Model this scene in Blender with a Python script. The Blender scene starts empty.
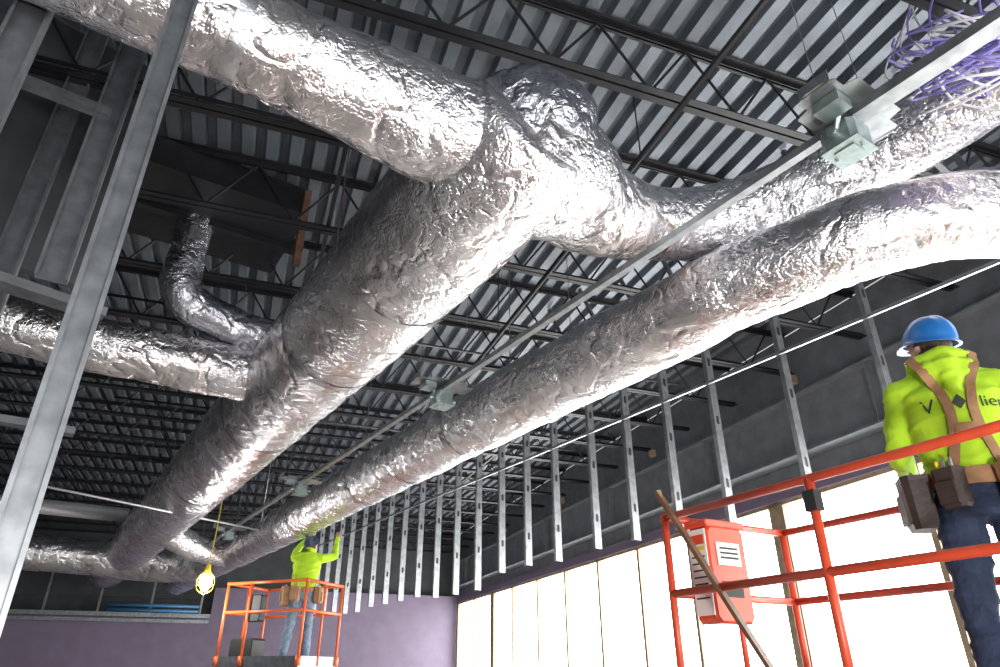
import bpy, math, random, numpy as np
from mathutils import Vector, Matrix, noise
from mathutils.bvhtree import BVHTree
random.seed(4)
CZ=1.5
def DP(n,s,u): return Vector((n*.8368-s*.5476, n*.5476+s*.8368, u+CZ))
def BP(n,b,u): return Vector((n*.94-b*.342, n*.342+b*.94, u+CZ))
ND=Vector((.8368,.5476,0)); DD=Vector((-.5476,.8368,0))
NB=Vector((.94,.342,0)); DB=Vector((-.342,.94,0)); UP=Vector((0,0,1))
sc=bpy.context.scene
sc.view_settings.view_transform='Standard'; sc.view_settings.exposure=-0.25
# ---------------------------------------------------------------- materials
def mat(name,col,rough=.5,metal=0,noise_amt=.0,nscale=8,bump=0,bscale=40,emit=0,col2=None,spec=None):
    m=bpy.data.materials.new(name); m.use_nodes=True
    nt=m.node_tree; b=nt.nodes['Principled BSDF']
    b.inputs['Base Color'].default_value=(*col,1)
    b.inputs['Roughness'].default_value=rough
    b.inputs['Metallic'].default_value=metal
    tc=nt.nodes.new('ShaderNodeTexCoord')
    if noise_amt>0 or col2:
        n=nt.nodes.new('ShaderNodeTexNoise'); n.inputs['Scale'].default_value=nscale; n.inputs['Detail'].default_value=5
        nt.links.new(tc.outputs['Object'],n.inputs['Vector'])
        r=nt.nodes.new('ShaderNodeValToRGB')
        c2=col2 if col2 else tuple(max(0,c*(1-noise_amt)) for c in col)
        r.color_ramp.elements[0].position=.35; r.color_ramp.elements[1].position=.65
        r.color_ramp.elements[0].color=(*c2,1); r.color_ramp.elements[1].color=(*col,1)
        nt.links.new(n.outputs['Fac'],r.inputs['Fac']); nt.links.new(r.outputs['Color'],b.inputs['Base Color'])
    if bump>0:
        n2=nt.nodes.new('ShaderNodeTexNoise'); n2.inputs['Scale'].default_value=bscale; n2.inputs['Detail'].default_value=4
        nt.links.new(tc.outputs['Object'],n2.inputs['Vector'])
        bp=nt.nodes.new('ShaderNodeBump'); bp.inputs['Strength'].default_value=bump; bp.inputs['Distance'].default_value=.02
        nt.links.new(n2.outputs['Fac'],bp.inputs['Height']); nt.links.new(bp.outputs['Normal'],b.inputs['Normal'])
    if emit>0:
        b.inputs['Emission Color'].default_value=(*col,1); b.inputs['Emission Strength'].default_value=emit
    return m
def foil_mat(name,c1,c2,rough=.225,bs=1.0):
    m=bpy.data.materials.new(name); m.use_nodes=True
    nt=m.node_tree; L=nt.links; b=nt.nodes['Principled BSDF']; b.inputs['Metallic'].default_value=1
    tc=nt.nodes.new('ShaderNodeTexCoord')
    def N(t,**k):
        n=nt.nodes.new(t)
        for a,v in k.items(): n.inputs[a].default_value=v
        return n
    def math_(op,a,bb=None,c=None):
        n=nt.nodes.new('ShaderNodeMath'); n.operation=op
        for i,x in enumerate((a,bb,c)):
            if x is None: continue
            if isinstance(x,(int,float)): n.inputs[i].default_value=x
            else: L.new(x,n.inputs[i])
        return n.outputs[0]
    w=N('ShaderNodeTexNoise',Scale=1.6,Detail=3); L.new(tc.outputs['Object'],w.inputs['Vector'])
    add=N('ShaderNodeMixRGB',Fac=.25); add.blend_type='ADD'; L.new(tc.outputs['Object'],add.inputs[1]); L.new(w.outputs['Color'],add.inputs[2])
    def ridge(scale,det):
        n=N('ShaderNodeTexNoise',Scale=scale,Detail=det,Roughness=.55); L.new(add.outputs[0],n.inputs['Vector'])
        x=math_('SUBTRACT',n.outputs['Fac'],.5); x=math_('ABSOLUTE',x); x=math_('MINIMUM',x,.055); return math_('MULTIPLY',x,18.0)
    r1=ridge(2.6,2.5); r2=ridge(8.0,3.5); r3=ridge(19.0,3.0)
    n3=N('ShaderNodeTexNoise',Scale=45.0,Detail=5); L.new(tc.outputs['Object'],n3.inputs['Vector'])
    n4=N('ShaderNodeTexNoise',Scale=5.0,Detail=1.5); L.new(tc.outputs['Object'],n4.inputs['Vector'])
    msk=N('ShaderNodeMapRange'); msk.inputs['From Min'].default_value=.42; msk.inputs['From Max'].default_value=.62; msk.inputs['To Min'].default_value=.35; L.new(w.outputs['Fac'],msk.inputs['Value'])
    h=math_('MULTIPLY',r1,.9); h2=math_('MULTIPLY',r2,.55); h2=math_('MULTIPLY_ADD',r3,.26,h2); h2=math_('MULTIPLY',h2,msk.outputs[0])
    h=math_('ADD',h,h2); h=math_('MULTIPLY_ADD',n3.outputs['Fac'],.42,h); h=math_('MULTIPLY_ADD',n4.outputs['Fac'],1.2,h)
    bp=N('ShaderNodeBump',Strength=.65*bs,Distance=.016); L.new(h,bp.inputs['Height']); L.new(bp.outputs['Normal'],b.inputs['Normal'])
    r=N('ShaderNodeValToRGB'); r.color_ramp.elements[0].color=(*c1,1); r.color_ramp.elements[1].color=(*c2,1)
    r.color_ramp.elements[0].position=.4; r.color_ramp.elements[1].position=.6
    L.new(w.outputs['Fac'],r.inputs['Fac']); L.new(r.outputs['Color'],b.inputs['Base Color'])
    rr=N('ShaderNodeMapRange'); rr.inputs['To Min'].default_value=rough-.08; rr.inputs['To Max'].default_value=rough+.14
    L.new(n4.outputs['Fac'],rr.inputs['Value']); L.new(rr.outputs[0],b.inputs['Roughness'])
    return m
M={}
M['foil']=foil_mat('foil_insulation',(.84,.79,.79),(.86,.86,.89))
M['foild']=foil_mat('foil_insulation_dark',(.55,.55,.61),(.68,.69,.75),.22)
M['tape']=mat('foil_tape',(.82,.82,.84),.24,1,.1,20,.15,50)
M['deck']=mat('galvanized_deck',(.19,.215,.245),.42,.5,.25,3,.05,30)
M['black']=mat('black_steel_paint',(.016,.016,.02),.45,.1,.3,10)
M['galv']=mat('galvanized_steel',(.50,.52,.55),.36,.85,.25,25,.05,60)
M['galvm']=mat('galvanized_steel_mid',(.34,.36,.38),.38,.8,.3,14)
M['galvd']=mat('galvanized_steel_dull',(.21,.22,.24),.45,.7,.3,12)
M['conduit']=mat('conduit',(.7,.7,.72),.35,.6)
M['box']=mat('junction_box_steel',(.33,.40,.40),.38,.8,.2,30)
M['steelgrey']=mat('primed_steel',(.22,.24,.265),.5,.2,.25,5)
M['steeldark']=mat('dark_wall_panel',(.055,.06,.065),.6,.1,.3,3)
M['floor']=mat('concrete',(.55,.53,.50),.6,0,.2,2,.1,30)
M['purple']=mat('purple_membrane',(.19,.15,.225),.6,0,.12,3)
M['wood']=mat('lumber',(.38,.29,.19),.6,0,.3,9)
M['woodd']=mat('stained_wood',(.17,.085,.045),.45,0,.4,9)
M['window']=mat('backlit_sheeting',(1,1,.98),.5,0,emit=11)
M['orange']=mat('orange_red_paint',(.70,.08,.03),.38,0,.15,12)
M['orangef']=mat('orange_paint',(.78,.14,.03),.4,0,.15,12)
M['lime']=mat('hi_vis_cloth',(.42,.68,.02),.85,0,.12,7,.35,18)
M['jean']=mat('denim_dark',(.03,.048,.10),.85,0,.3,14,.4,40)
M['jeanl']=mat('denim_light',(.20,.27,.36),.85,0,.3,14,.4,40)
M['skin']=mat('skin',(.55,.32,.23),.55,0,.08,20)
M['hair']=mat('hair',(.07,.04,.025),.7,0,.3,60,.5,120)
M['helmet']=mat('blue_plastic',(.015,.14,.42),.3,0)
M['helmetd']=mat('navy_plastic',(.02,.03,.06),.35,0)
M['leather']=mat('leather',(.36,.19,.08),.6,0,.35,14,.2,60)
M['leatherd']=mat('dark_leather',(.05,.035,.03),.6,0,.35,14,.2,60)
M['boot']=mat('boot',(.10,.06,.035),.6,0,.3,20)
M['white']=mat('white_paint',(.8,.8,.78),.5)
M['ink']=mat('black_print',(.03,.04,.03),.7)
M['rubber']=mat('black_rubber',(.02,.02,.02),.6)
M['lav']=mat('lavender_cable',(.26,.22,.58),.4)
M['whc']=mat('white_cable',(.75,.75,.78),.4)
M['yellow']=mat('yellow_plastic',(.8,.6,.03),.4)
M['eye']=mat('eye_white',(.8,.8,.8),.3)
M['lip']=mat('lip',(.45,.2,.17),.5)
M['bulb']=mat('lamp_glow',(1,.98,.95),.5,emit=60)
M['rust']=mat('rusty_iron',(.16,.08,.05),.7,0,.4,12)
M['bluep']=mat('blue_pipe',(.05,.18,.35),.4)
# ---------------------------------------------------------------- mesh builder
class MB:
    def __init__(s): s.v=[]; s.f=[]; s.m=[]
    def add(s,vs,fs,mi=0):
        o=len(s.v); s.v+=[tuple(v) for v in vs]; s.f+=[tuple(i+o for i in f) for f in fs]; s.m+=[mi]*len(fs)
    def box(s,c,ax,ay,az,mi=0):
        c=Vector(c); vs=[c+ax*i+ay*j+az*k for i in(-1,1) for j in(-1,1) for k in(-1,1)]
        s.add(vs,[(0,1,3,2),(4,6,7,5),(0,4,5,1),(2,3,7,6),(0,2,6,4),(1,5,7,3)],mi)
    def beam(s,p1,p2,prof,up=UP,mi=0):
        p1=Vector(p1);p2=Vector(p2); d=(p2-p1).normalized()
        x=d.cross(Vector(up)); 
        if x.length<1e-4: x=d.cross(Vector((1,0,0)))
        x.normalize(); y=x.cross(d)
        n=len(prof); vs=[p+x*a+y*b for p in(p1,p2) for a,b in prof]
        fs=[(i,(i+1)%n,n+(i+1)%n,n+i) for i in range(n)]+[tuple(range(n))[::-1],tuple(range(n,2*n))]
        s.add(vs,fs,mi)
    def tube(s,path,r,seg=10,mi=0,cap=True,dist=None):
        P=[Vector(p) for p in path]; R=r if isinstance(r,(list,tuple)) else [r]*len(P)
        t0=(P[1]-P[0]).normalized(); a=t0.cross(UP)
        if a.length<.05: a=t0.cross(Vector((1,0,0)))
        a.normalize(); vs=[]
        for i,p in enumerate(P):
            t=(P[min(i+1,len(P)-1)]-P[max(i-1,0)]).normalized()
            a=(a-t*a.dot(t)).normalized(); b=t.cross(a)
            for k in range(seg):
                th=2*math.pi*k/seg; d=a*math.cos(th)+b*math.sin(th); rr=R[i]
                if dist: rr=rr+dist(p+d*rr,d,i,th)
                vs.append(p+d*rr)
        fs=[]
        for i in range(len(P)-1):
            for k in range(seg):
                k2=(k+1)%seg; fs.append((i*seg+k,i*seg+k2,(i+1)*seg+k2,(i+1)*seg+k))
        if cap: fs+= [tuple(range(seg))[::-1],tuple((len(P)-1)*seg+k for k in range(seg))]
        s.add(vs,fs,mi)
    def sphere(s,c,rx,ry,rz,rot=None,seg=16,rings=10,mi=0,dist=None):
        c=Vector(c); vs=[];fs=[]
        for i in range(rings+1):
            ph=math.pi*i/rings
            for k in range(seg):
                th=2*math.pi*k/seg
                v=Vector((rx*math.sin(ph)*math.cos(th),ry*math.sin(ph)*math.sin(th),rz*math.cos(ph)))
                if rot: v=rot@v
                if dist: v=v+v.normalized()*dist(c+v,None,0,0)
                vs.append(c+v)
        for i in range(rings):
            for k in range(seg):
                k2=(k+1)%seg; fs.append((i*seg+k,(i+1)*seg+k,(i+1)*seg+k2,i*seg+k2))
        s.add(vs,fs,mi)
    def cap(s,p1,p2,r1,r2,seg=14,mi=0):
        p1=Vector(p1);p2=Vector(p2); d=(p2-p1); L=d.length; d=d/max(L,1e-6); pts=[];rs=[]
        for a in (-1,-.8,-.5): pts.append(p1+d*a*r1); rs.append(r1*math.sqrt(max(0,1-a*a))+1e-4)
        for t in (0,.25,.5,.75,1): pts.append(p1+d*L*t); rs.append(r1+(r2-r1)*t)
        for a in (.5,.8,1): pts.append(p2+d*a*r2); rs.append(r2*math.sqrt(max(0,1-a*a))+1e-4)
        s.tube(pts,rs,seg,mi)
    def obj(s,name,mats,parent=None,smooth=False,loc=None):
        me=bpy.data.meshes.new(name); me.from_pydata(s.v,[],s.f); me.validate()
        for m in (mats if isinstance(mats,list) else [mats]): me.materials.append(m)
        if len(me.polygons)==len(s.m): me.polygons.foreach_set('material_index',s.m)
        if smooth: me.polygons.foreach_set('use_smooth',[True]*len(me.polygons))
        me.update()
        o=bpy.data.objects.new(name,me); sc.collection.objects.link(o)
        if parent: o.parent=parent
        return o
def empty(name,loc=(0,0,0),rotz=0):
    e=bpy.data.objects.new(name,None); e.empty_display_size=.2; e.location=loc; e.rotation_euler=(0,0,rotz); sc.collection.objects.link(e); return e
def rect(w,h): return [(-w/2,-h/2),(w/2,-h/2),(w/2,h/2),(-w/2,h/2)]
def cprof(w,h,t=.003,lip=.012):
    return [(-w/2,0),(w/2,0),(w/2,h),(w/2-lip,h),(w/2-lip,h-t),(w/2-t,h-t),(w/2-t,t),(-w/2+t,t),(-w/2+t,h-t),(-w/2+lip,h-t),(-w/2+lip,h),(-w/2,h)]
def uprof(w,h,t=.003): return [(-w/2,0),(w/2,0),(w/2,h),(w/2-t,h),(w/2-t,t),(-w/2+t,t),(-w/2+t,h),(-w/2,h)]
def iprof(w,h,tf=.014,tw=.01): 
    a=w/2;b=h/2;c=tw/2
    return [(-a,-b),(a,-b),(a,-b+tf),(c,-b+tf),(c,b-tf),(a,b-tf),(a,b),(-a,b),(-a,b-tf),(-c,b-tf),(-c,-b+tf),(-a,-b+tf)]
def smooth_path(pts,step=.06):
    P=[Vector(p) for p in pts]; P=[P[0]*2-P[1]]+P+[P[-1]*2-P[-2]]; out=[]
    for i in range(1,len(P)-2):
        L=(P[i+1]-P[i]).length; n=max(2,int(L/step))
        for k in range(n):
            t=k/n; a,b,c,d=P[i-1],P[i],P[i+1],P[i+2]
            out.append(.5*((2*b)+(c-a)*t+(2*a-5*b+4*c-d)*t*t+(3*b-a-3*c+d)*t**3))
    out.append(P[-2]); return out
def seqr(vals,path,ctrl):
    cum=[0]
    for a,b in zip(ctrl[:-1],ctrl[1:]): cum.append(cum[-1]+(Vector(b)-Vector(a)).length)
    c=[0]
    for a,b in zip(path[:-1],path[1:]): c.append(c[-1]+(b-a).length)
    k=cum[-1]/c[-1]
    return [float(np.interp(x*k,cum,vals)) for x in c]

# ---------------------------------------------------------------- shell
mb=MB(); mb.box((0,8,-.1),Vector((26,0,0)),Vector((0,26,0)),Vector((0,0,.1))); mb.obj('floor',M['floor'])
mb=MB(); vs=[];fs=[]; pitch=.2; n0=-12
prof=[]
for i in range(int(18.4/pitch)):
    x=n0+i*pitch
    prof+=[(x,0),(x+.095,0),(x+.115,.075),(x+.18,.075)]
prof.append((n0+18.4,0))
bs=[-5,22.5]
for b in bs:
    for (x,h) in prof: vs.append(BP(x,b,4.1+h))
k=len(prof)
for i in range(k-1): fs.append((i,i+1,k+i+1,k+i))
mb.add(vs,fs); 
mb.box(BP(-2.8,8.75,4.25),NB*9.2,DB*13.75,UP*.05)
mb.obj('ceiling',M['deck'])
def angle(w=.05,t=.006,side=1,inv=1):
    return [(side*.008,0),(side*(.008+w),0),(side*(.008+w),inv*t),(side*(.008+t),inv*t),(side*(.008+t),inv*w),(side*.008,inv*w)]
for i in range(-5,17):
    b=2.73+1.17*i
    mb=MB()
    for sd in(1,-1):
        mb.beam(BP(-11.8,b,3.5),BP(6.35,b,3.5),angle(.05,.007,sd,1))
        mb.beam(BP(-11.8,b,4.09),BP(6.35,b,4.09),angle(.05,.007,sd,-1))
    x=-11.6; up=False; pts=[]
    while x<6.3:
        pts.append(BP(x,b,4.06 if up else 3.53)); up=not up; x+=.36
    for a,c in zip(pts[:-1],pts[1:]): mb.tube([a,c],.011,6)
    mb.obj('steel_joist',M['black'])
mb=MB()
for n in(-7,-3.4,.2,3.9):
    mb.beam(BP(n,-4,3.53),BP(n,21.3,3.53),[(0,0),(.035,0),(.035,.004),(.004,.004),(.004,.035),(0,.035)])
mb.obj('joist_bridging',M['black'])
def wallbox(mb,n,b0,b1,u0,u1,t,mi=0):
    c=BP(n,(b0+b1)/2,(u0+u1)/2); mb.box(c,NB*t/2,DB*(b1-b0)/2,UP*(u1-u0)/2,mi)
NW=6.42
mb=MB()
wallbox(mb,NW+.1,-6,21.4,-1.5,-1.0,.2)
wallbox(mb,NW+.1,-6,21.4,2.0,4.1,.2)
mb.obj('wall_right',M['steelgrey'])
mb=MB()
mb.beam(BP(NW-.15,-6,2.78),BP(NW-.15,21.3,2.78),iprof(.26,.74,.025,.016))
for b in range(-4,21,3): mb.box(BP(NW-.2,b,2.78),NB*.07,DB*.006,UP*.345)
mb.obj('steel_beam',M['steelgrey'])
mb=MB(); wallbox(mb,NW-.04,-6,21.3,2.0,2.16,.1); mb.obj('trim_1',M['purple'])
posts=[-4,-1.5,.5,2.8,4.9,7.0,9.0,10.5,12,13.5,15,16.6,18.1,19.7,21.25]
for i,(a,b) in enumerate(zip(posts[:-1],posts[1:])):
    mb=MB(); wallbox(mb,NW+.06,a,b,-1.0,2.0,.02); mb.obj('window_%d'%(i+1),M['window'])
mb=MB()
for p in posts:
    w=.13 if p in(7.0,18.1,.5) else .035
    wallbox(mb,NW-.02,p-w,p+w,-1.0,2.0,.09)
wallbox(mb,NW-.02,-6,21.3,1.95,2.0,.09)
mb.obj('window_post_framing',M['wood'])
mb=MB()
for b in (3.3,6.6,9.9,13.5,17):
    mb.box(BP(NW-.33,b-.6,3.3),NB*.04,DB*.05,UP*.05)
mb.obj('wood_blocking',M['wood'])
# back wall
mb=MB()
mb.box(BP(2.85,21.6,.35),NB*3.55,DB*.1,UP*1.85,0)
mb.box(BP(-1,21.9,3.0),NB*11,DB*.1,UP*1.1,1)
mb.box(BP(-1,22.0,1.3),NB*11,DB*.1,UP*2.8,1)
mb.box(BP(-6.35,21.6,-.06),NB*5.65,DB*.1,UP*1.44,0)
mb.obj('wall_back',[M['purple'],M['steeldark']])
mb=MB(); mb.box(BP(-6.35,21.3,1.42),NB*5.65,DB*.3,UP*.05); mb.box(BP(-6.35,21.0,1.28),NB*5.65,DB*.02,UP*.04)
for k in range(9): mb.beam(BP(-11+k*1.25,21.4,1.45),BP(-11+k*1.25,21.4,2.6),uprof(.09,.04),NB)
mb.obj('trim_2',M['galvm'])
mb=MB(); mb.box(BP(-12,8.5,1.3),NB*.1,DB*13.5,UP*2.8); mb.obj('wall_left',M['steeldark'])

# ---------------------------------------------------------------- ducts
def dn(seed,amp=1.0,band=1.0):
    def f(p,d,i,th):
        q=p*1.7+Vector((seed,0,0)); a=noise.noise(q)*.022
        a+=noise.noise(p*5+Vector((0,seed,0)))*.009
        r=1-abs(noise.noise(p*5.5+Vector((0,0,seed))))*2; a-=max(0,r-.72)*.03
        r2=1-abs(noise.noise(p*12+Vector((seed,seed,0))))*2; a-=max(0,r2-.72)*.012
        return a*amp
    return f
duct=empty('air_duct')
def ductpart(name,ctrl,rad,seg=112,seed=0,step=.035,m='foil',amp=1):
    pts=[DP(*c) for c in ctrl]; path=smooth_path(pts,step)
    R=seqr(rad,path,pts)
    mb=MB(); mb.tube(path,R,seg,0,True,dn(seed,amp)); return mb.obj(name,M[m],duct,True)
ductpart('main_trunk',[(1.64,2.14,2.66),(1.62,2.3,2.62),(1.57,2.9,2.55),(1.56,5,2.5),(1.56,12,2.5),(1.5,18,2.45),(1.4,20.5,2.4)],[.34,.42,.46,.46,.46,.46,.45],seed=3)
ductpart('cross_trunk',[(-3,2.42,2.65),(-.6,2.42,2.64),(.6,2.42,2.63),(1.2,2.42,2.62),(1.7,2.45,2.62)],[.24,.24,.25,.31,.36],seed=11)
mb=MB(); Rz=Matrix.Rotation(math.atan2(.5476,.8368),3,'Z')
mb.sphere(DP(1.74,2.30,2.78),.40,.33,.36,Rz,96,64,0,dn(31,2.2))
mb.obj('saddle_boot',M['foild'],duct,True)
ductpart('upper_branch',[(1.6,2.40,2.62),(2.0,2.42,2.62),(2.3,2.48,2.60),(2.75,2.47,2.66),(3.15,2.3,2.72),(3.5,1.85,2.79),(3.66,1.25,2.86),(3.7,.6,2.9),(3.7,-.6,2.9)],[.40,.38,.30,.24,.24,.24,.23,.23,.23],seed=17)
ductpart('return_run',[(5.4,.5,2.25),(4.6,.72,2.26),(3.95,.98,2.27),(3.5,1.4,2.24),(3.28,2.0,2.20),(3.16,3,2.16),(3.1,5,2.15),(3.1,12,2.15),(3.05,20,2.15)],[.23,.235,.24,.25,.265,.285,.30,.305,.305],seed=23)
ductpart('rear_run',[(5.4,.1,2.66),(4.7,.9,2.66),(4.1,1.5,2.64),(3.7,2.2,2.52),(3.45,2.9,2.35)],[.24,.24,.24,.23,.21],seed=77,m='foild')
ductpart('left_branch',[(-4,6.1,2.5),(-1,6.1,2.5),(.3,6.1,2.5),(1.4,6.1,2.5)],[.235,.235,.24,.26],seed=41)
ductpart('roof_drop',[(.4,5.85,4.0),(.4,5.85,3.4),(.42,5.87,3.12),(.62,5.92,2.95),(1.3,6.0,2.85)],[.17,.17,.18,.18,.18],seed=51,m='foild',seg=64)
ductpart('far_cross',[(-3,17.6,2.3),(.5,17.6,2.3),(2.2,17.2,2.2),(3.1,16.5,2.15)],[.33,.36,.38,.3],seed=61)
ductpart('far_branch',[(1.5,13.2,2.3),(2.2,13.6,2.1),(3,14.4,2.1)],[.22,.24,.22],seed=66)
mb=MB()
for (n,u,s,r) in [(1.57,2.52,3.6,.466),(1.56,2.5,4.8,.466),(1.56,2.5,6.9,.468),(1.56,2.5,9.8,.468),(3.13,2.155,4.1,.297),(3.1,2.15,5.3,.306),(3.1,2.15,6.5,.307),(3.1,2.15,7.7,.309),(3.1,2.15,10,.309)]:
    P=[DP(n,s+k*.025,u) for k in range(4)]; mb.tube(P,r,112,0,False,dn(3 if n<2 else 23,1))
for nn in(-.9,.1): mb.tube([DP(nn+k*.025,2.42,2.635) for k in range(4)],.25,112,0,False,dn(11,1))
mb.obj('tape_bands',M['tape'],duct,True)
mb=MB(); mb.box(DP(.4,5.75,3.93),ND*.85,DD*.6,UP*.14); mb.box(DP(.4,5.75,3.76),ND*.95,DD*.04,UP*.03);mb.box(DP(1.2,5.1,3.6),ND*.03,DD*.03,UP*.4,1);mb.box(DP(-.4,5.1,3.6),ND*.03,DD*.03,UP*.4,1)
mb.obj('roof_curb',[M['black'],M['rust']])
mb=MB()
for s in(3.6,6.6,9.6,12.6,15.6):
    for dnn in(-.48,.48):
        mb.beam(DP(1.56+dnn,s,2.45),DP(1.56+dnn,s,4.09),rect(.025,.003),ND)
    for dnn in(-.33,.33): mb.tube([DP(3.11+dnn,s+.5,2.15),DP(3.11+dnn,s+.5,4.09)],.004,6)
mb.obj('hanger_straps',M['galvd'],duct)

# ---------------------------------------------------------------- interior stud framing
fr=empty('hanging_stud_framing')
ss=[-4.2,-3.4,-2.6,-1.6,-.8,0,.6,1.2,1.8,2.5,3.1,3.7,4.3,4.9,5.5,6.1,6.7,7.3,7.9,8.5,9.1,9.7,10.3,10.9,11.5]
n_r=5.0; s_r=3.88
mb=MB()
for q in ss:
    s=s_r+q; bot=1.2 if q<4 else 1.05
    mb.beam(DP(n_r,s,bot+random.uniform(-.04,.04)),DP(n_r,s,3.02),cprof(.092,.041),DD)
mb.obj('studs',M['galvm'],fr)
mb=MB()
for q in ss:
    for u in (1.55,2.15,2.75):
        c=DP(n_r,s_r+q-.0015,u); pr=[(math.cos(a)*.019,math.sin(a)*.019+(.025 if math.sin(a)>0 else -.025)) for a in [k*math.pi/6+.1 for k in range(12)]]
        vs=[c+ND*a+UP*h for a,h in pr]+[c+DD*.001+ND*a+UP*h for a,h in pr]; mb.add(vs,[tuple(range(12)),tuple(range(12,24))[::-1]]+[(i,(i+1)%12,12+(i+1)%12,12+i) for i in range(12)])
mb.obj('knockouts',M['black'],fr)
mb=MB()
mb.beam(DP(n_r,s_r-5,3.0),DP(n_r,s_r+12,3.0),uprof(.1,.035),UP)
mb.obj('top_track',M['galvd'],fr)
mb=MB(); mb.beam(DP(n_r-.06,s_r-5,2.5),DP(n_r-.06,s_r+12,2.5),uprof(.02,.03)); mb.obj('bracing_channel',M['galv'],fr)
mb=MB()
for q in ss[::1]:
    s=s_r+q
    mb.beam(DP(n_r-.02,s,2.9),DP(n_r-.8,s,3.05),uprof(.04,.03))
    if int(q*10)%2==0: mb.beam(DP(n_r,s,3.0),DP(n_r-.5,s+.1,4.08),uprof(.04,.03))
mb.obj('kicker_braces',M['galvd'],fr)

# ---------------------------------------------------------------- left bulkhead framing
lf=empty('bulkhead_framing')
mb=MB()
def V(x,y,u): return Vector((x,y,u+CZ))
mb.beam(V(-1.235,1.73,-1.5),V(-1.235,1.73,3.2),cprof(.086,.041,.003,.013),Vector((.58,-.8,0)))
mb.obj('near_stud',M['galvm'],lf)
mb=MB()
for (x,y,u0,u1) in [(-2.05,2.6,1.6,4.0),(-1.98,1.9,1.4,4.0),(-2.81,3.2,1.75,4.0),(-3.3,2.5,1.7,4.0),(-2.55,2.3,1.7,4.0)]:
    mb.beam(V(x,y,u0),V(x,y,u1),cprof(.13,.05,.004,.013),Vector((.5,-.85,0)))
for (a,b,w) in [(V(-3.6,1.7,1.75),V(-2.2,3.24,1.75),.12),(V(-3.6,1.5,2.6),V(-2.05,2.6,2.6),.06),(V(-4.6,3.3,1.5),V(-3.0,4.5,1.5),.1),(V(-2.6,.9,2.75),V(-1.1,2.0,2.75),.15)]:
    mb.beam(a,b,uprof(w,.05,.004))
mb.obj('headers',M['galvd'],lf)
mb=MB()
mb.box(V(-3.55,2.75,3.1),Vector((.95,.85,0)),Vector((-.02,.03,0)),UP*.95)
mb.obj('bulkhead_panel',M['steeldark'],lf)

# ---------------------------------------------------------------- linear light rail w/ brackets
rail=empty('linear_light_rail')
mb=MB(); mb.beam(DP(2.48,.95,2.15),DP(2.48,19,2.15),uprof(.045,.04,.003))
mb.beam(DP(2.48,-.8,2.15),DP(2.48,.95,2.15),uprof(.085,.05,.003)); mb.obj('rail_channel',M['galvm'],rail)
mb=MB(); mj=MB()
for i,s in enumerate((.98,4.68,8.4,12.1,15.8)):
    c=DP(2.48,s,2.2)
    pl=[(-.30,-.05),(-.22,-.05),(-.20,-.085),(.20,-.085),(.22,-.05),(.30,-.05),(.33,-.02),(.33,.02),(.30,.05),(.22,.05),(.20,.085),(-.20,.085),(-.22,.05),(-.30,.05),(-.33,.02),(-.33,-.02)]
    vs=[c+ND*a*.8+DD*b*1.7+UP*h for h in(0,.004) for a,b in pl]; k=len(pl)
    mb.add(vs,[tuple(range(k))[::-1],tuple(range(k,2*k))]+[(i,(i+1)%k,k+(i+1)%k,k+i) for i in range(k)])
    for e in(-1,1): mb.box(c+ND*e*.25+UP*.03,ND*.003,DD*.07,UP*.03)
    bx=c+DD*.05-UP*.105+ND*.02; q=.08
    mj.beam(bx-UP*.055,bx+UP*.055,[(-q,-q*.7),(-q*.7,-q),(q*.7,-q),(q,-q*.7),(q,q*.7),(q*.7,q),(-q*.7,q),(-q,q*.7)],DD)
    mj.box(bx-UP*.059,ND*(q+.004),DD*(q+.004),UP*.003)
    mj.box(bx-UP*.064,ND*.045,DD*.045,UP*.003)
    mj.tube([bx+DD*q,bx+DD*(q+.05)],.016,10); mj.tube([bx+ND*q,bx+ND*(q+.05)],.016,10); mj.tube([bx-ND*q,bx-ND*(q+.04)],.022,12)
    for e in(-1,1): mj.tube([bx-UP*.072+DD*.06*e,bx-UP*.06+DD*.06*e],.007,8)
    b2=c+ND*-.14-UP*.03; mj.box(b2,ND*.05,DD*.06,UP*.025); mj.tube([b2+ND*.05,bx-ND*q],.012,8)
    for e in(-.22,.22): mb.tube([c+ND*e,Vector((*(c+ND*e*1.0).xy,CZ+4.08))],.0022,5)
mb.obj('hanger_plates',M['galvm'],rail); mj.obj('junction_boxes',M['box'],rail)

# ---------------------------------------------------------------- cable bundle
cb=MB()
cc=V(2.30,2.30,2.66)
for i in range(30):
    r=random.uniform(.16,.36); ph=random.uniform(0,6); tilt=Vector((random.uniform(-.7,.7),random.uniform(-1,-.2),random.uniform(.1,1))).normalized()
    a=tilt.cross(Vector((0,0,1))).normalized(); b=tilt.cross(a)
    off=Vector((random.uniform(-.08,.16),random.uniform(-.1,.1),random.uniform(-.04,.2)))
    P=[cc+off+a*r*math.cos(ph+t*.4)*(1+.08*math.sin(t*1.3))+b*r*math.sin(ph+t*.4)*.62+UP*(.008*t-.05) for t in range(17)]
    cb.tube(smooth_path(P,.03),.0065,6,0 if i%3 else 1)
for i in range(6):
    P=[cc+Vector((random.uniform(-.1,.1),random.uniform(-.1,.1),.1)),cc+Vector((.2+.1*i,.2,.5)),cc+Vector((.3,.4+.1*i,.9)),cc+Vector((.3+.05*i,.5,1.42))]
    cb.tube(smooth_path(P,.05),.006,6,i%2)
cb.obj('cable_bundle',[M['lav'],M['whc']],None,True)

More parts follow.
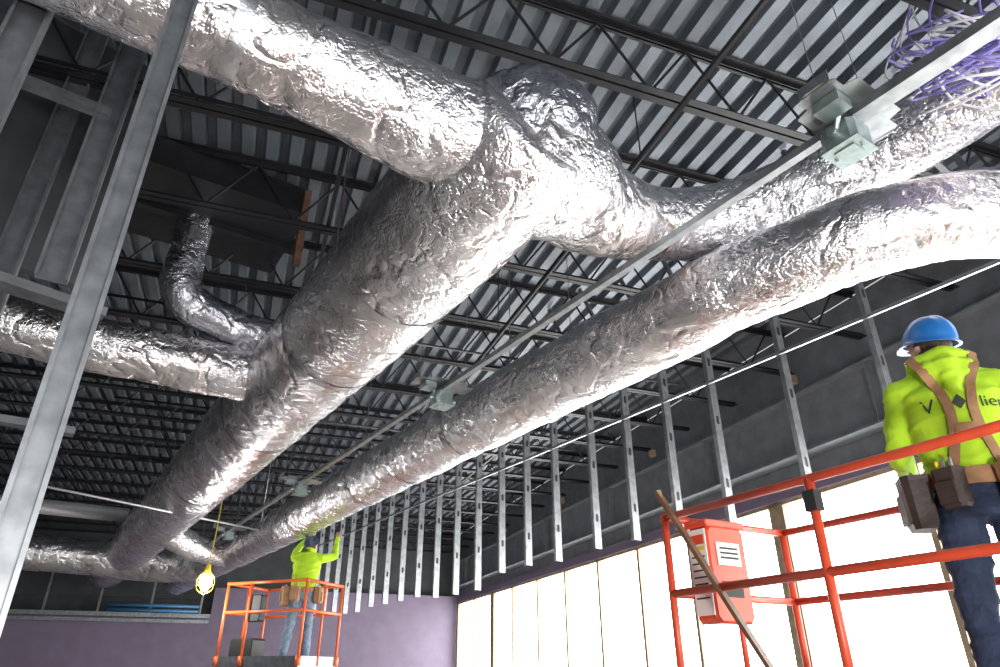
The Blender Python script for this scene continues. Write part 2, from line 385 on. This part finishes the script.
# ---------------------------------------------------------------- pipes
mb=MB(); mb.tube([BP(2.2,-4,3.3),BP(2.2,21,3.3)],.022,14)
for b in range(-3,21,3): mb.tube([BP(2.2,b+.1,3.3),BP(2.2,b+.1,4.09)],.006,6)
for b in (3,6,9,12): mb.tube([BP(2.2,b+.6,3.3),BP(4.8,b+.6,3.3)],.015,10); mb.tube([BP(2.2,b+.6,3.3),BP(-2.0,b+.6,3.32)],.015,10)
mb.obj('sprinkler_pipe',M['black'],None,True)
mb=MB(); mb.tube([DP(-5,15.7,2.9),DP(1.2,15.7,2.9)],.14,20); mb.obj('vent_pipe',M['conduit'],None,True)
mb=MB(); mb.tube([V(-5.7,8.25,2.1),V(-3.9,11.1,2.1)],.016,8)
mb.tube(smooth_path([V(-5.7,8.25,2.1),V(-5.85,8.1,2.12),V(-5.9,8.0,2.3),V(-5.9,8.0,4.08)],.05),.016,8)
mb.tube([V(-3.9,11.1,2.1),V(-3.9,11.1,4.08)],.004,6)
mb.obj('electrical_conduit',M['conduit'],None,True)
mb=MB()
for k in range(2): mb.tube([BP(-3.2,20.9,1.52+.12*k),BP(-1.0,20.9,1.52+.12*k)],.04,12)
mb.obj('water_pipe',M['bluep'],None,True)

# ---------------------------------------------------------------- scissor lifts
def lift(name,o,ax,L,W,plat,ground,m,r=.021):
    e=empty(name,(o.x,o.y,0)); ay=Vector((-ax.y,ax.x,0))
    def q(l,w,z): return ax*l+ay*w+UP*z
    mb=MB()
    T=plat+1.1; Md=plat+.70
    for w in(0,W):
        for z in(T,Md): mb.tube([q(0,w,z),q(L,w,z)],r,12)
        for k in range(int(L/.95)+2):
            l=min(L,k*.97); mb.tube([q(l,w,plat),q(l,w,T)],r,12)
            mb.box(q(l,w,plat+.06),ax*.03,ay*.03,UP*.06)
    for l in(0,L):
        for z in(T,Md): mb.tube([q(l,0,z),q(l,W,z)],r,12)
        mb.tube([q(l,W/2,plat),q(l,W/2,T)],r*.8,12)
    for (l,w) in((0,0),(0,W),(L,0),(L,W)): mb.sphere(q(l,w,T),r*1.25,r*1.25,r*1.25)
    mb.obj('guard_rails',M[m],e,True)
    mb=MB(); mb.box(q(L/2,W/2,plat-.03),ax*L/2,ay*W/2,UP*.03)
    for w in(0,W): mb.box(q(L/2,w,plat+.05),ax*L/2,ay*.004,UP*.07)
    for l in(0,L): mb.box(q(l,W/2,plat+.05),ax*.004,ay*W/2,UP*.07)
    mb.obj('deck_platform',M['galvd'],e)
    mb=MB(); z0=ground+.55; z1=plat-.08; n=2; dz=(z1-z0)/n; sg=1 if W>0 else -1
    for w in(.12*sg,W-.12*sg):
        for k in range(n):
            mb.beam(q(.15,w,z0+k*dz),q(L-.15,w,z0+(k+1)*dz),rect(.04,.08)); mb.beam(q(L-.15,w+.05,z0+k*dz),q(.15,w+.05,z0+(k+1)*dz),rect(.04,.08))
            mb.tube([q(L/2,w-.03,z0+(k+.5)*dz),q(L/2,w+.08,z0+(k+.5)*dz)],.03,12)
    mb.obj('scissor_arms',M[m],e)
    mb=MB(); mb.box(q(L/2,W/2,ground+.35),ax*(L/2-.02),ay*(W/2-.06*sg),UP*.2); mb.obj('chassis',M[m],e)
    mb=MB()
    for l in(.3,L-.3):
        for w in(.0,W): mb.tube([q(l,w-.05,ground+.19),q(l,w+.05,ground+.19)],.19,28)
    mb.obj('wheels',M['rubber'],e,False)
    return e,q
axl=Vector((.476,-.879,0)).normalized()
O=Vector((.93,3.83,0)); PLZ=CZ-.31
e1,q1=lift('scissor_lift',O,axl,2.95,.95,PLZ,0,'orange')
ay1=Vector((-axl.y,axl.x,0))
def rbox(mb,c,ax,ay,az,bev,mi=0):
    sx,sy,sz=ax.length,ay.length,az.length; X,Y,Z=ax/sx,ay/sy,az/sz
    pr=[(-sx+bev,-sz),(sx-bev,-sz),(sx,-sz+bev),(sx,sz-bev),(sx-bev,sz),(-sx+bev,sz),(-sx,sz-bev),(-sx,-sz+bev)]
    k=8; vs=[]
    for yy,sh in((-sy,bev*.5),(-sy+bev*.5,0),(sy-bev*.5,0),(sy,bev*.5)):
        for a,b in pr: vs.append(c+X*(a*(1-sh/sx))+Y*yy+Z*(b*(1-sh/sz)))
    fs=[]
    for i in range(3):
        for j in range(k): fs.append((i*k+j,i*k+(j+1)%k,(i+1)*k+(j+1)%k,(i+1)*k+j))
    fs+=[tuple(range(k))[::-1],tuple(range(3*k,4*k))]
    mb.add(vs,fs,mi)
mb=MB()
rbox(mb,q1(.10,.27,PLZ+.80),ay1*.14,axl*.075,UP*.25,.025,0)
rbox(mb,q1(.10,.27,PLZ+1.06),ay1*.15,axl*.085,UP*.02,.01,0)
mb.box(q1(.10,.125,PLZ+.81),axl*.065,ay1*.003,UP*.22,1)
for z in(.885,.85,.815,.78,.745,.71,.675): mb.box(q1(.10,.121,PLZ+z),axl*.048,ay1*.002,UP*.004,2)
mb.box(q1(.10,.121,PLZ+.975),axl*.055,ay1*.002,UP*.025,0)
mb.box(q1(.10,.121,PLZ+.928),axl*.055,ay1*.002,UP*.010,3)
mb.box(q1(.178,.27,PLZ+.90),axl*.003,ay1*.085,UP*.06,1)
for z in (.93,.905,.88): mb.box(q1(.182,.27,PLZ+z),axl*.002,ay1*.065,UP*.005,2)
mb.box(q1(.178,.27,PLZ+.72),axl*.003,ay1*.07,UP*.04,2)
mb.tube([q1(.0,.16,PLZ+1.07),q1(.0,.16,PLZ+1.17),q1(.1,.2,PLZ+1.17)],.010,8,2)
mb.obj('control_box',[M['orange'],M['white'],M['ink'],M['yellow']],e1)
mb=MB()
for l in(.97,1.94): mb.box(q1(l,0,PLZ+1.0),axl*.03,ay1*.026,UP*.045)
mb.obj('rail_brackets',M['rubber'],e1)
mb=MB(); mb.beam(V(.87,3.68,.90),V(1.37,3.28,-.31),rect(.02,.05),Vector((.5,.5,0))); 
mb.box(V(.875,3.675,.89),Vector((.012,0,0)),Vector((0,.018,0)),UP*.018,1)
mb.obj('spirit_level',[M['woodd'],M['wood']])
# far lift
ax2=Vector((-.93,.36,0)).normalized(); ay2=Vector((-ax2.y,ax2.x,0))
e2,q2=lift('scissor_lift',Vector((-2.75,10.1,0)),ax2,1.4,-.9,CZ+.12,0,'orangef')
mb=MB()
rbox(mb,q2(1.1,-.25,CZ+.12+.18),ax2*.2,ay2*.15,UP*.18,.03,0)
rbox(mb,q2(.9,-.08,CZ+.12+.75),ax2*.13,ay2*.07,UP*.18,.02,0)
mb.obj('tool_case',[M['rubber']],e2)

# ---------------------------------------------------------------- people
def worker(name,base,rotz,P,mats,headdir,hcol,voxel=.0085,text=None,seed=0,scale=1):
    e=empty(name,base,rotz); e.scale=(scale,)*3
    mb=MB(); segs=[]
    H=lambda k: Vector(P[k])
    def seg(a,b,r1,r2,lab):
        mb.cap(a,b,r1,r2); segs.append((Vector(a),Vector(b),(r1+r2)/2,lab))
    pel,wa,ch,nk,hd=H('pelvis'),H('waist'),H('chest'),H('neck'),H('head')
    rings=[(pel+Vector((0,0,-.10)),.10,.09),(pel+Vector((0,-.005,-.06)),.165,.12),(pel,.175,.13),(pel.lerp(wa,.5),.168,.125)]
    segs.append((pel-Vector((0,0,.05)),pel.lerp(wa,.3),.14,'pants'))
    def loft(rs,flat=True):
        vs=[];fs=[];n=28
        for i,(c,rx,ry) in enumerate(rs):
            for k in range(n):
                th=2*math.pi*k/n; cx=math.copysign(abs(math.cos(th))**.85,math.cos(th)); sy=math.copysign(abs(math.sin(th))**.85,math.sin(th))
                vs.append(c+Vector((rx*cx,ry*sy,0)))
        for i in range(len(rs)-1):
            for k in range(n): fs.append((i*n+k,i*n+(k+1)%n,(i+1)*n+(k+1)%n,(i+1)*n+k))
        fs+=[tuple(range(n))[::-1],tuple((len(rs)-1)*n+k for k in range(n))]
        mb.add(vs,fs)
    loft(rings)
    sh_l,sh_r=H('shL'),H('shR'); up=(sh_l+sh_r)/2
    loft([(wa+Vector((0,0,-.08)),.172,.135),(wa+Vector((0,0,-.06)),.184,.146),(wa,.176,.138),(wa.lerp(ch,.5),.186,.138),(ch,.200,.145),(ch.lerp(up,.6)+Vector((0,-.01,0)),.200,.134),(up+Vector((0,-.01,.0)),.16,.10),(up.lerp(nk,.5)+Vector((0,0,.02)),.095,.08),(nk+Vector((0,0,.0)),.065,.068)])
    segs.append((wa-Vector((0,0,.02)),wa.lerp(ch,.6),.15,'shirt')); segs.append((wa.lerp(ch,.6),up+Vector((0,0,0)),.15,'shirt'))
    segs.append((nk-Vector((0,0,.03)),nk-Vector((0,0,.01)),.085,'shirt'))
    for s in('L','R'):
        sh,el,wr=H('sh'+s),H('el'+s),H('wr'+s)
        seg(up+Vector((0,-.01,.01)),sh,.085,.072,'shirt')
        seg(sh,el,.073,.054,'shirt'); seg(el,wr,.054,.038,'shirt')
        d=(wr-el).normalized(); seg(wr-d*.01,wr+d*.02,.041,.039,'shirt'); seg(wr,wr+d*.03,.027,.027,'skin')
        sidev=Vector(P.get('palm'+s,(0,0,1))); sidev=(sidev-d*sidev.dot(d)).normalized()
        lat=d.cross(sidev)*(1 if s=='L' else -1)
        pc=wr+d*.03; 
        for k,o in enumerate((.030,.010,-.010,-.030)):
            b0=pc+lat*o*.7; b1=pc+d*.075+lat*o
            seg(b0,b1,.015,.0125,'skin')
            ln=(.040,.045,.042,.033)[k]; c=P.get('curl',.5); 
            dir1=(d*math.cos(c*.7)+sidev*math.sin(c*.7)); dir2=(d*math.cos(c*1.7)+sidev*math.sin(c*1.7)); dir3=(d*math.cos(c*2.5)+sidev*math.sin(c*2.5))
            a1=b1+dir1*ln; a2=a1+dir2*ln*.65; a3=a2+dir3*ln*.5
            seg(b1,a1,.0105,.0095,'skin'); seg(a1,a2,.0095,.0088,'skin'); seg(a2,a3,.0088,.0078,'skin')
        t0=pc+lat*.02+d*.01; t1=t0+lat*.030+d*.028+sidev*.012; t2=t1+lat*.012+d*.03+sidev*.012; t3=t2+d*.024+sidev*.008
        seg(t0,t1,.015,.012,'skin'); seg(t1,t2,.011,.010,'skin'); seg(t2,t3,.010,.0085,'skin')
        hp,kn,an=H('hip'+s),H('kn'+s),H('an'+s)
        seg(hp,kn,.098,.068,'pants'); seg(kn,kn.lerp(an,.35),.066,.068,'pants'); seg(kn.lerp(an,.35),an+Vector((0,0,.0)),.068,.056,'pants')
        ft=Vector(P.get('ft'+s,(0,.17,0)))
        hl=an+Vector((0,0,-.045)); seg(an+Vector((0,0,.02)),hl-ft*.12,.052,.044,'boot'); seg(hl-ft*.1,hl+ft,.045,.040,'boot'); 
    hdv=Vector(headdir).normalized(); side=hdv.cross(UP).normalized(); hup=side.cross(hdv)
    R=Matrix((side,hdv,hup)).transposed()
    seg(nk-Vector((0,0,.02)),hd-hup*.05-hdv*.02,.058,.056,'skin')
    def HW(v): return hd+R@Vector(v)
    mb.sphere(HW((0,-.012,.02)),.076,.098,.10,R,20,14); segs.append((HW((0,-.01,.02)),HW((0,-.01,.03)),.085,'head'))
    mb.sphere(HW((0,.022,-.045)),.060,.072,.072,R,18,12); segs.append((HW((0,.02,-.05)),HW((0,.02,-.055)),.068,'head'))
    seg(HW((0,.088,.005)),HW((0,.105,-.028)),.010,.015,'head')
    seg(HW((-.02,.086,-.066)),HW((.02,.086,-.066)),.010,.010,'head')
    seg(HW((0,.075,-.10)),HW((0,.078,-.102)),.020,.020,'head')
    seg(HW((-.035,.078,.028)),HW((.035,.078,.028)),.013,.013,'head')
    for x in(-1,1):
        mb.sphere(HW((x*.079,-.01,-.012)),.010,.020,.032,R,12,8); segs.append((HW((x*.08,-.01,-.02)),HW((x*.08,-.01,.0)),.015,'head'))
    if P.get('hood'):
        for k in range(9):
            a=math.pi*(1.0+k/8); a2=math.pi*(1.0+(k+1)/8)
            if k<8:
                p=lambda t: nk+Vector((.095*math.cos(t),-.005+.10*math.sin(t),.02-.02*math.sin(t)))
                seg(p(a),p(a2),.046,.046,'shirt')
        seg(nk+Vector((-.06,-.11,-.03)),nk+Vector((.06,-.11,-.03)),.055,.055,'shirt')
        seg(nk+Vector((0,-.115,-.02)),nk+Vector((0,-.14,-.12)),.07,.035,'shirt')
    else:
        seg(nk+Vector((-.04,0,-.01)),nk+Vector((.04,0,-.01)),.055,.055,'shirt')
    tmp=mb.obj('body',M['lime'],None,True)
    md=tmp.modifiers.new('r','REMESH'); md.mode='VOXEL'; md.voxel_size=voxel
    m2=tmp.modifiers.new('s','SMOOTH'); m2.iterations=3; m2.factor=.5
    dg=bpy.context.evaluated_depsgraph_get(); me=bpy.data.meshes.new_from_object(tmp.evaluated_get(dg))
    bpy.data.objects.remove(tmp)
    n=len(me.vertices); co=np.empty(n*3); me.vertices.foreach_get('co',co); co=co.reshape(-1,3)
    labs=['shirt','pants','skin','head','boot']
    def nearest(C):
        best=np.full(len(C),1e9); lab=np.zeros(len(C),int)
        for a,b,r,l in segs:
            a=np.array(a);b=np.array(b);ab=b-a; t=np.clip(((C-a)@ab)/max(ab@ab,1e-9),0,1)
            d=np.linalg.norm(C-(a+t[:,None]*ab),axis=1)-r
            k=d<best; best[k]=d[k]; lab[k]=labs.index(l)
        return lab
    lv=nearest(co); no=np.empty(n*3); me.vertices.foreach_get('normal',no); no=no.reshape(-1,3)
    for i in range(n):
        if lv[i] in(0,1):
            p=Vector(co[i]); q=Vector((p.x*9+seed,p.y*9,p.z*15))
            a=noise.noise(q)*.009+max(0,.35-abs(noise.noise(Vector((p.x*6,p.y*6+seed,p.z*17)))))*.026-.004
            co[i]+=no[i]*a
    me.vertices.foreach_set('co',co.ravel())
    nf=len(me.polygons); fc=np.empty(nf*3); me.polygons.foreach_get('center',fc); fc=fc.reshape(-1,3); lf_=nearest(fc)
    me.materials.clear()
    for m in(mats['shirt'],mats['pants'],M['skin'],M['skin'],M['boot'],M['hair']): me.materials.append(m)
    Ri=R.transposed()
    for i in range(nf):
        if lf_[i]==3:
            q=Ri@(Vector(fc[i])-hd)
            if (q.y<-.02 and q.z>-.055 and abs(q.x)<.078) or (q.z>.075) or (q.y<.01 and q.z>.01): lf_[i]=5
    me.polygons.foreach_set('material_index',lf_.astype(np.int32)); me.polygons.foreach_set('use_smooth',[True]*nf); me.update()
    body=bpy.data.objects.new('body',me); sc.collection.objects.link(body); body.parent=e
    f=MB()
    for x in(-.031,.031):
        f.sphere(HW((x,.078,.004)),.013,.011,.009,R,12,8,0); f.sphere(HW((x,.0875,.004)),.005,.004,.005,R,10,6,1)
        f.cap(HW((x-.016,.092,.027)),HW((x+.016,.092,.027)),.0045,.004,8,1)
    f.cap(HW((-.02,.096,-.067)),HW((.02,.096,-.067)),.004,.004,8,2)
    f.obj('face_details',[M['eye'],M['hair'],M['lip']],e,True)
    h=MB(); vs=[];fs=[]; n_=48; rows=14
    for i in range(rows+1):
        ph=math.pi/2*i/rows
        for k in range(n_):
            th=2*math.pi*k/n_; rx=.102*math.sin(ph)**.85; ry=.125*math.sin(ph)**.85; z=.125*math.cos(ph)**.9
            x=rx*math.sin(th); y=ry*math.cos(th)
            rid=.009*math.exp(-(x/.012)**2)*(math.cos(ph)**.4 if ph<1.57 else 0)+.005*math.exp(-((abs(x)-.045)/.010)**2)*math.cos(ph)**.5
            vs.append(HW((x,y-.012,.035+z+rid)))
    for ring,(ex,dz) in enumerate(((.006,-.004),(.012,-.010),(.012,-.015),(.0,-.012))):
        for k in range(n_):
            th=2*math.pi*k/n_; fr_=max(0,math.cos(th))**3*.045 if ring in(1,2) else max(0,math.cos(th))**3*.02*(ring==0)
            vs.append(HW(((.102+ex)*math.sin(th),(.125+ex+fr_)*math.cos(th)-.012,.035+dz-fr_*.25)))
    tot=rows+1+4
    for i in range(tot-1):
        for k in range(n_): fs.append((i*n_+k,i*n_+(k+1)%n_,(i+1)*n_+(k+1)%n_,(i+1)*n_+k))
    h.add(vs,fs); 
    h.obj('hard_hat',hcol,e,True)
    bvh=BVHTree.FromPolygons([Vector(c) for c in co],[tuple(p.vertices) for p in me.polygons])
    return e,body,bvh,HW
def ribbon(mb,bvh,pts,w,off=.006,mi=0,ctr=None,th=.006):
    P=smooth_path(pts,.015); L=[]
    for p in P:
        c=ctr(p); d=(p-c); d.z*=.3
        if d.length<1e-5: d=Vector((0,-1,0))
        d.normalize(); hit=bvh.ray_cast(p+d*.6,-d,1.2)
        L.append([hit[0]+d*off if hit[0] else p,d])
    for _ in range(3):
        L=[[(L[max(i-1,0)][0]+L[i][0]+L[min(i+1,len(L)-1)][0])/3,L[i][1]] for i in range(len(L))]
    vs=[];fs=[]
    for i,(p,d) in enumerate(L):
        t=(L[min(i+1,len(L)-1)][0]-L[max(i-1,0)][0]).normalized(); s=t.cross(d).normalized()
        vs+=[p-s*w/2,p+s*w/2,p+s*w/2+d*th,p-s*w/2+d*th]
    for i in range(len(L)-1):
        for k in range(4): fs.append((i*4+k,i*4+(k+1)%4,i*4+4+(k+1)%4,i*4+4+k))
    fs+=[(0,1,2,3),tuple((len(L)-1)*4+k for k in(3,2,1,0))]
    mb.add(vs,fs,mi)
def belt(e,bvh,z,cx,cy,mats,pouches,mi=0):
    mb=MB(); pts=[]
    for k in range(41):
        a=2*math.pi*k/40; d=Vector((math.sin(a),math.cos(a),0)); c=Vector((cx,cy,z)); hit=bvh.ray_cast(c+d*.35,-d,.4); r=(hit[0]-c).length if hit[0] and (hit[0]-c).length<.26 else .19
        pts.append(c+d*(r+.006))
    vs=[];fs=[]
    for i,p in enumerate(pts):
        d=(p-Vector((cx,cy,z))).normalized(); vs+=[p-UP*.035,p+UP*.035,p+UP*.035+d*.008,p-UP*.035+d*.008]
    for i in range(40):
        for k in range(4): fs.append((i*4+k,i*4+(k+1)%4,i*4+4+(k+1)%4,i*4+4+k))
    mb.add(vs,fs)
    for (a,w,h,dp,m_) in pouches:
        d=Vector((math.sin(a),math.cos(a),0)); s=Vector((d.y,-d.x,0)); i=int((a%(2*math.pi))/(2*math.pi)*40); p=pts[i]+d*(dp+.008)
        vs=[]
        for zz,sc_ in((-h,.8),(-h*.9,.95),(-.02,1.0),(.0,1.05),(.0,.9),(-.05,.85)):
            for aa,bb in((-1,-1),(-.6,-1.0),(.6,-1.0),(1,-1),(1,.5),(.7,1),(-.7,1),(-1,.5)): vs.append(p+s*aa*w*sc_+d*bb*dp*sc_+UP*(zz+.03))
        fs=[(i*8+k,i*8+(k+1)%8,i*8+8+(k+1)%8,i*8+8+k) for i in range(5) for k in range(8)]+[tuple(range(8))[::-1],tuple(range(40,48))]
        mb.add(vs,fs,m_)
        mb.box(p+d*(dp*1.02)-UP*h*.45,s*w*.7,d*.012,UP*h*.28,m_)
        for t in(-.4,.1,.5):
            mb.cap(p+s*w*t-UP*.05,p+s*w*t*1.2+UP*random.uniform(.03,.07),.007,.008,8,2+int(t>.2))
    return mb
rw_base=(2.11,2.93,PLZ)
P1=dict(pelvis=(0,0,.97),waist=(0,.0,1.10),chest=(.0,-.01,1.32),neck=(.0,-.01,1.53),head=(-.01,.03,1.665),
 shL=(-.185,-.01,1.455),shR=(.185,-.01,1.455),elL=(-.245,.06,1.19),elR=(.28,-.02,1.18),wrL=(-.20,.28,1.14),wrR=(.22,.20,1.10),
 palmL=(.3,0,-1),palmR=(-.3,0,-1),curl=1.0,hipL=(-.095,0,.93),hipR=(.095,0,.93),knL=(-.125,.03,.50),knR=(.125,.02,.50),anL=(-.14,-.02,.09),anR=(.14,-.03,.09),
 ftL=(-.03,.16,0),ftR=(.03,.16,0),hood=True)
hdv=Vector((-.55,.75,.22))
e,body,bvh,HW=worker('construction_worker',rw_base,-math.radians(24),P1,dict(shirt=M['lime'],pants=M['jean']),hdv,M['helmet'],seed=3,scale=1.04)
ctr=lambda p: Vector((p.x*.5,0,min(p.z,1.40)))
mb=belt(e,bvh,1.03,0,0,None,[(math.radians(95),.085,.22,.05,0),(math.radians(150),.07,.16,.035,0),(math.radians(-95),.08,.22,.05,1),(math.radians(-140),.055,.16,.03,1)])
for sx in(-1,1):
    ribbon(mb,bvh,[Vector((sx*.105,-.2,1.06)),Vector((sx*.055,-.2,1.22)),Vector((sx*.05,-.2,1.34)),Vector((sx*.085,-.17,1.46)),Vector((sx*.125,-.06,1.60)),Vector((sx*.13,.10,1.56)),Vector((sx*.11,.2,1.40)),Vector((sx*.11,.2,1.2)),Vector((sx*.12,.2,1.06))],.038,.008,0,ctr)
ribbon(mb,bvh,[Vector((-.06,-.2,1.23)),Vector((0,-.2,1.225)),Vector((.06,-.2,1.23))],.045,.012,0,ctr)
mb.obj('tool_belt',[M['leather'],M['leatherd'],M['galv'],M['yellow']],e)
def proj_text(s,size,x,z,e,bvh,name):
    cu=bpy.data.curves.new(name,'FONT'); cu.body=s; cu.size=size; cu.align_x='CENTER'
    o=bpy.data.objects.new(name,cu); sc.collection.objects.link(o); dg=bpy.context.evaluated_depsgraph_get(); dg.update()
    me=bpy.data.meshes.new_from_object(o.evaluated_get(dg)); bpy.data.objects.remove(o)
    import bmesh as bmm
    bm=bmm.new(); bm.from_mesh(me); bmm.ops.triangulate(bm,faces=bm.faces)
    for v in bm.verts:
        p=Vector((x+v.co.x,-.6,z+v.co.y)); h=bvh.ray_cast(p,Vector((0,1,0)),1)
        v.co=(p.x,(h[0].y if h[0] else -.15)-.005,p.z)
    bm.to_mesh(me); bm.free(); me.materials.clear(); me.materials.append(M['ink'])
    o=bpy.data.objects.new(name,me); sc.collection.objects.link(o); o.parent=e
proj_text('V',.085,-.115,1.31,e,bvh,'back_print_a'); proj_text('lien',.072,.125,1.31,e,bvh,'back_print_b')
mbm=MB()
def pp(x,z):
    h=bvh.ray_cast(Vector((x,-.6,z)),Vector((0,1,0)),1); return Vector((x,(h[0].y if h[0] else -.15)-.007,z))
for a,b,c in [((-.026,1.34),(0,1.375),(.026,1.34)),((-.026,1.34),(.026,1.34),(0,1.31))]:
    mbm.add([pp(*a),pp(*b),pp(*c)],[(0,1,2)])
mbm.obj('back_emblem',M['ink'],e)

fw_base=(-2.9,10.45,CZ+.12)
P2=dict(pelvis=(0,0,.95),waist=(.0,.0,1.08),chest=(.02,.01,1.30),neck=(.03,.02,1.50),head=(.05,.05,1.63),
 shL=(-.17,.02,1.46),shR=(.21,.02,1.45),elL=(-.20,.26,1.58),elR=(.40,.15,1.50),wrL=(-.05,.36,1.80),wrR=(.40,.25,1.76),
 palmL=(0,1,0),palmR=(0,1,0),curl=.5,hipL=(-.095,0,.92),hipR=(.095,0,.92),knL=(-.13,.04,.49),knR=(.12,.06,.49),anL=(-.17,-.03,.09),anR=(.14,-.02,.09),
 ftL=(-.04,.16,0),ftR=(.04,.16,0))
e3,b3,bv3,HW3=worker('construction_worker',fw_base,math.radians(10),P2,dict(shirt=M['lime'],pants=M['jeanl']),(.5,.8,.3),M['helmetd'],voxel=.011,seed=8)
mb=belt(e3,bv3,1.0,0,0,None,[(math.radians(100),.08,.22,.05,0),(math.radians(-100),.1,.26,.06,0),(math.radians(-150),.07,.2,.04,0)])
mb.obj('tool_belt',[M['leather'],M['leatherd'],M['galv'],M['yellow']],e3)

# ---------------------------------------------------------------- caged work light, plus added duct fill
wl=empty('work_light',tuple(V(-4.25,10.2,1.2)))
mb=MB(); mb.sphere((0,0,0),.085,.085,.12); mb.obj('bulb',M['bulb'],wl,True)
mb=MB(); mb.tube([Vector((0,0,.10)),Vector((0,0,.24))],[.05,.035],14)
for k in range(8):
    a=k*math.pi/4; mb.tube(smooth_path([Vector((.04*math.cos(a),.04*math.sin(a),.14)),Vector((.125*math.cos(a),.125*math.sin(a),.04)),Vector((.11*math.cos(a),.11*math.sin(a),-.1)),Vector((0,0,-.17))],.03),.003,5)
mb.tube([Vector((.118*math.cos(k*math.pi/8),.118*math.sin(k*math.pi/8),-.04)) for k in range(17)],.003,5)
mb.tube(smooth_path([Vector((0,0,.24)),Vector((.02,.0,.8)),Vector((0,.0,2.85))],.2),.005,6)
mb.obj('cage',M['yellow'],wl,True)
ld=bpy.data.lights.new('lamp_light','POINT'); ld.energy=60; ld.shadow_soft_size=.1; lo=bpy.data.objects.new('lamp_light',ld); sc.collection.objects.link(lo); lo.parent=wl; lo.location=(0,0,-.25)
def duct_fill(x,y,z,target,en):  # unseen fill lamp with invented tripod, added to brighten the ducts from below
    tl=empty('added_fill_tripod',(x,y,0)); mb=MB()
    mb.tube([Vector((0,0,.3)),Vector((0,0,z))],.015,10)
    for k in range(3):
        a=k*2.094; mb.tube([Vector((0,0,.45)),Vector((.35*math.cos(a),.35*math.sin(a),.01))],.011,8)
    d=(Vector(target)-Vector((x,y,z))).normalized(); sx=d.cross(UP).normalized(); uz=sx.cross(d)
    rbox(mb,Vector((0,0,z+.12)),sx*.16,d*.05,uz*.12,.02,0)
    mb.obj('stand',M['yellow'],tl,False)
    l=bpy.data.lights.new('duct_fill','AREA'); l.shape='RECTANGLE'; l.size=.5; l.size_y=.4; l.energy=en; l.color=(1,.97,.94); l.spread=math.radians(130)
    o=bpy.data.objects.new('duct_fill',l); sc.collection.objects.link(o); o.parent=tl; o.location=Vector((0,0,z+.12))+d*.08; o.rotation_euler=d.to_track_quat('-Z','Y').to_euler()
duct_fill(1.2,-1.2,.6,(.6,4.5,3.9),110)
# ---------------------------------------------------------------- light
w=bpy.data.worlds.new('World'); sc.world=w; w.use_nodes=True
w.node_tree.nodes['Background'].inputs[0].default_value=(.93,.95,1,1); w.node_tree.nodes['Background'].inputs[1].default_value=.9
def area(name,loc,target,sx,sy,en,col=(1,1,1)):
    l=bpy.data.lights.new(name,'AREA'); l.shape='RECTANGLE'; l.size=sx; l.size_y=sy; l.energy=en; l.color=col
    o=bpy.data.objects.new(name,l); sc.collection.objects.link(o); o.location=loc; d=Vector(target)-Vector(loc); o.rotation_euler=d.to_track_quat('-Z','Y').to_euler()
area('rear_fill',(3,-5.5,1.4),(0,4,3.2),7,2.4,260)  # added low fill behind the camera for the duct undersides, no storefront there
# ---------------------------------------------------------------- camera
cd=bpy.data.cameras.new('camera'); cd.sensor_width=36; cd.lens=24.0; cd.clip_start=.05
co=bpy.data.objects.new('camera',cd); sc.collection.objects.link(co); co.location=(0,0,CZ)
co.rotation_euler=(math.radians(90+27.15),0,0); sc.camera=co
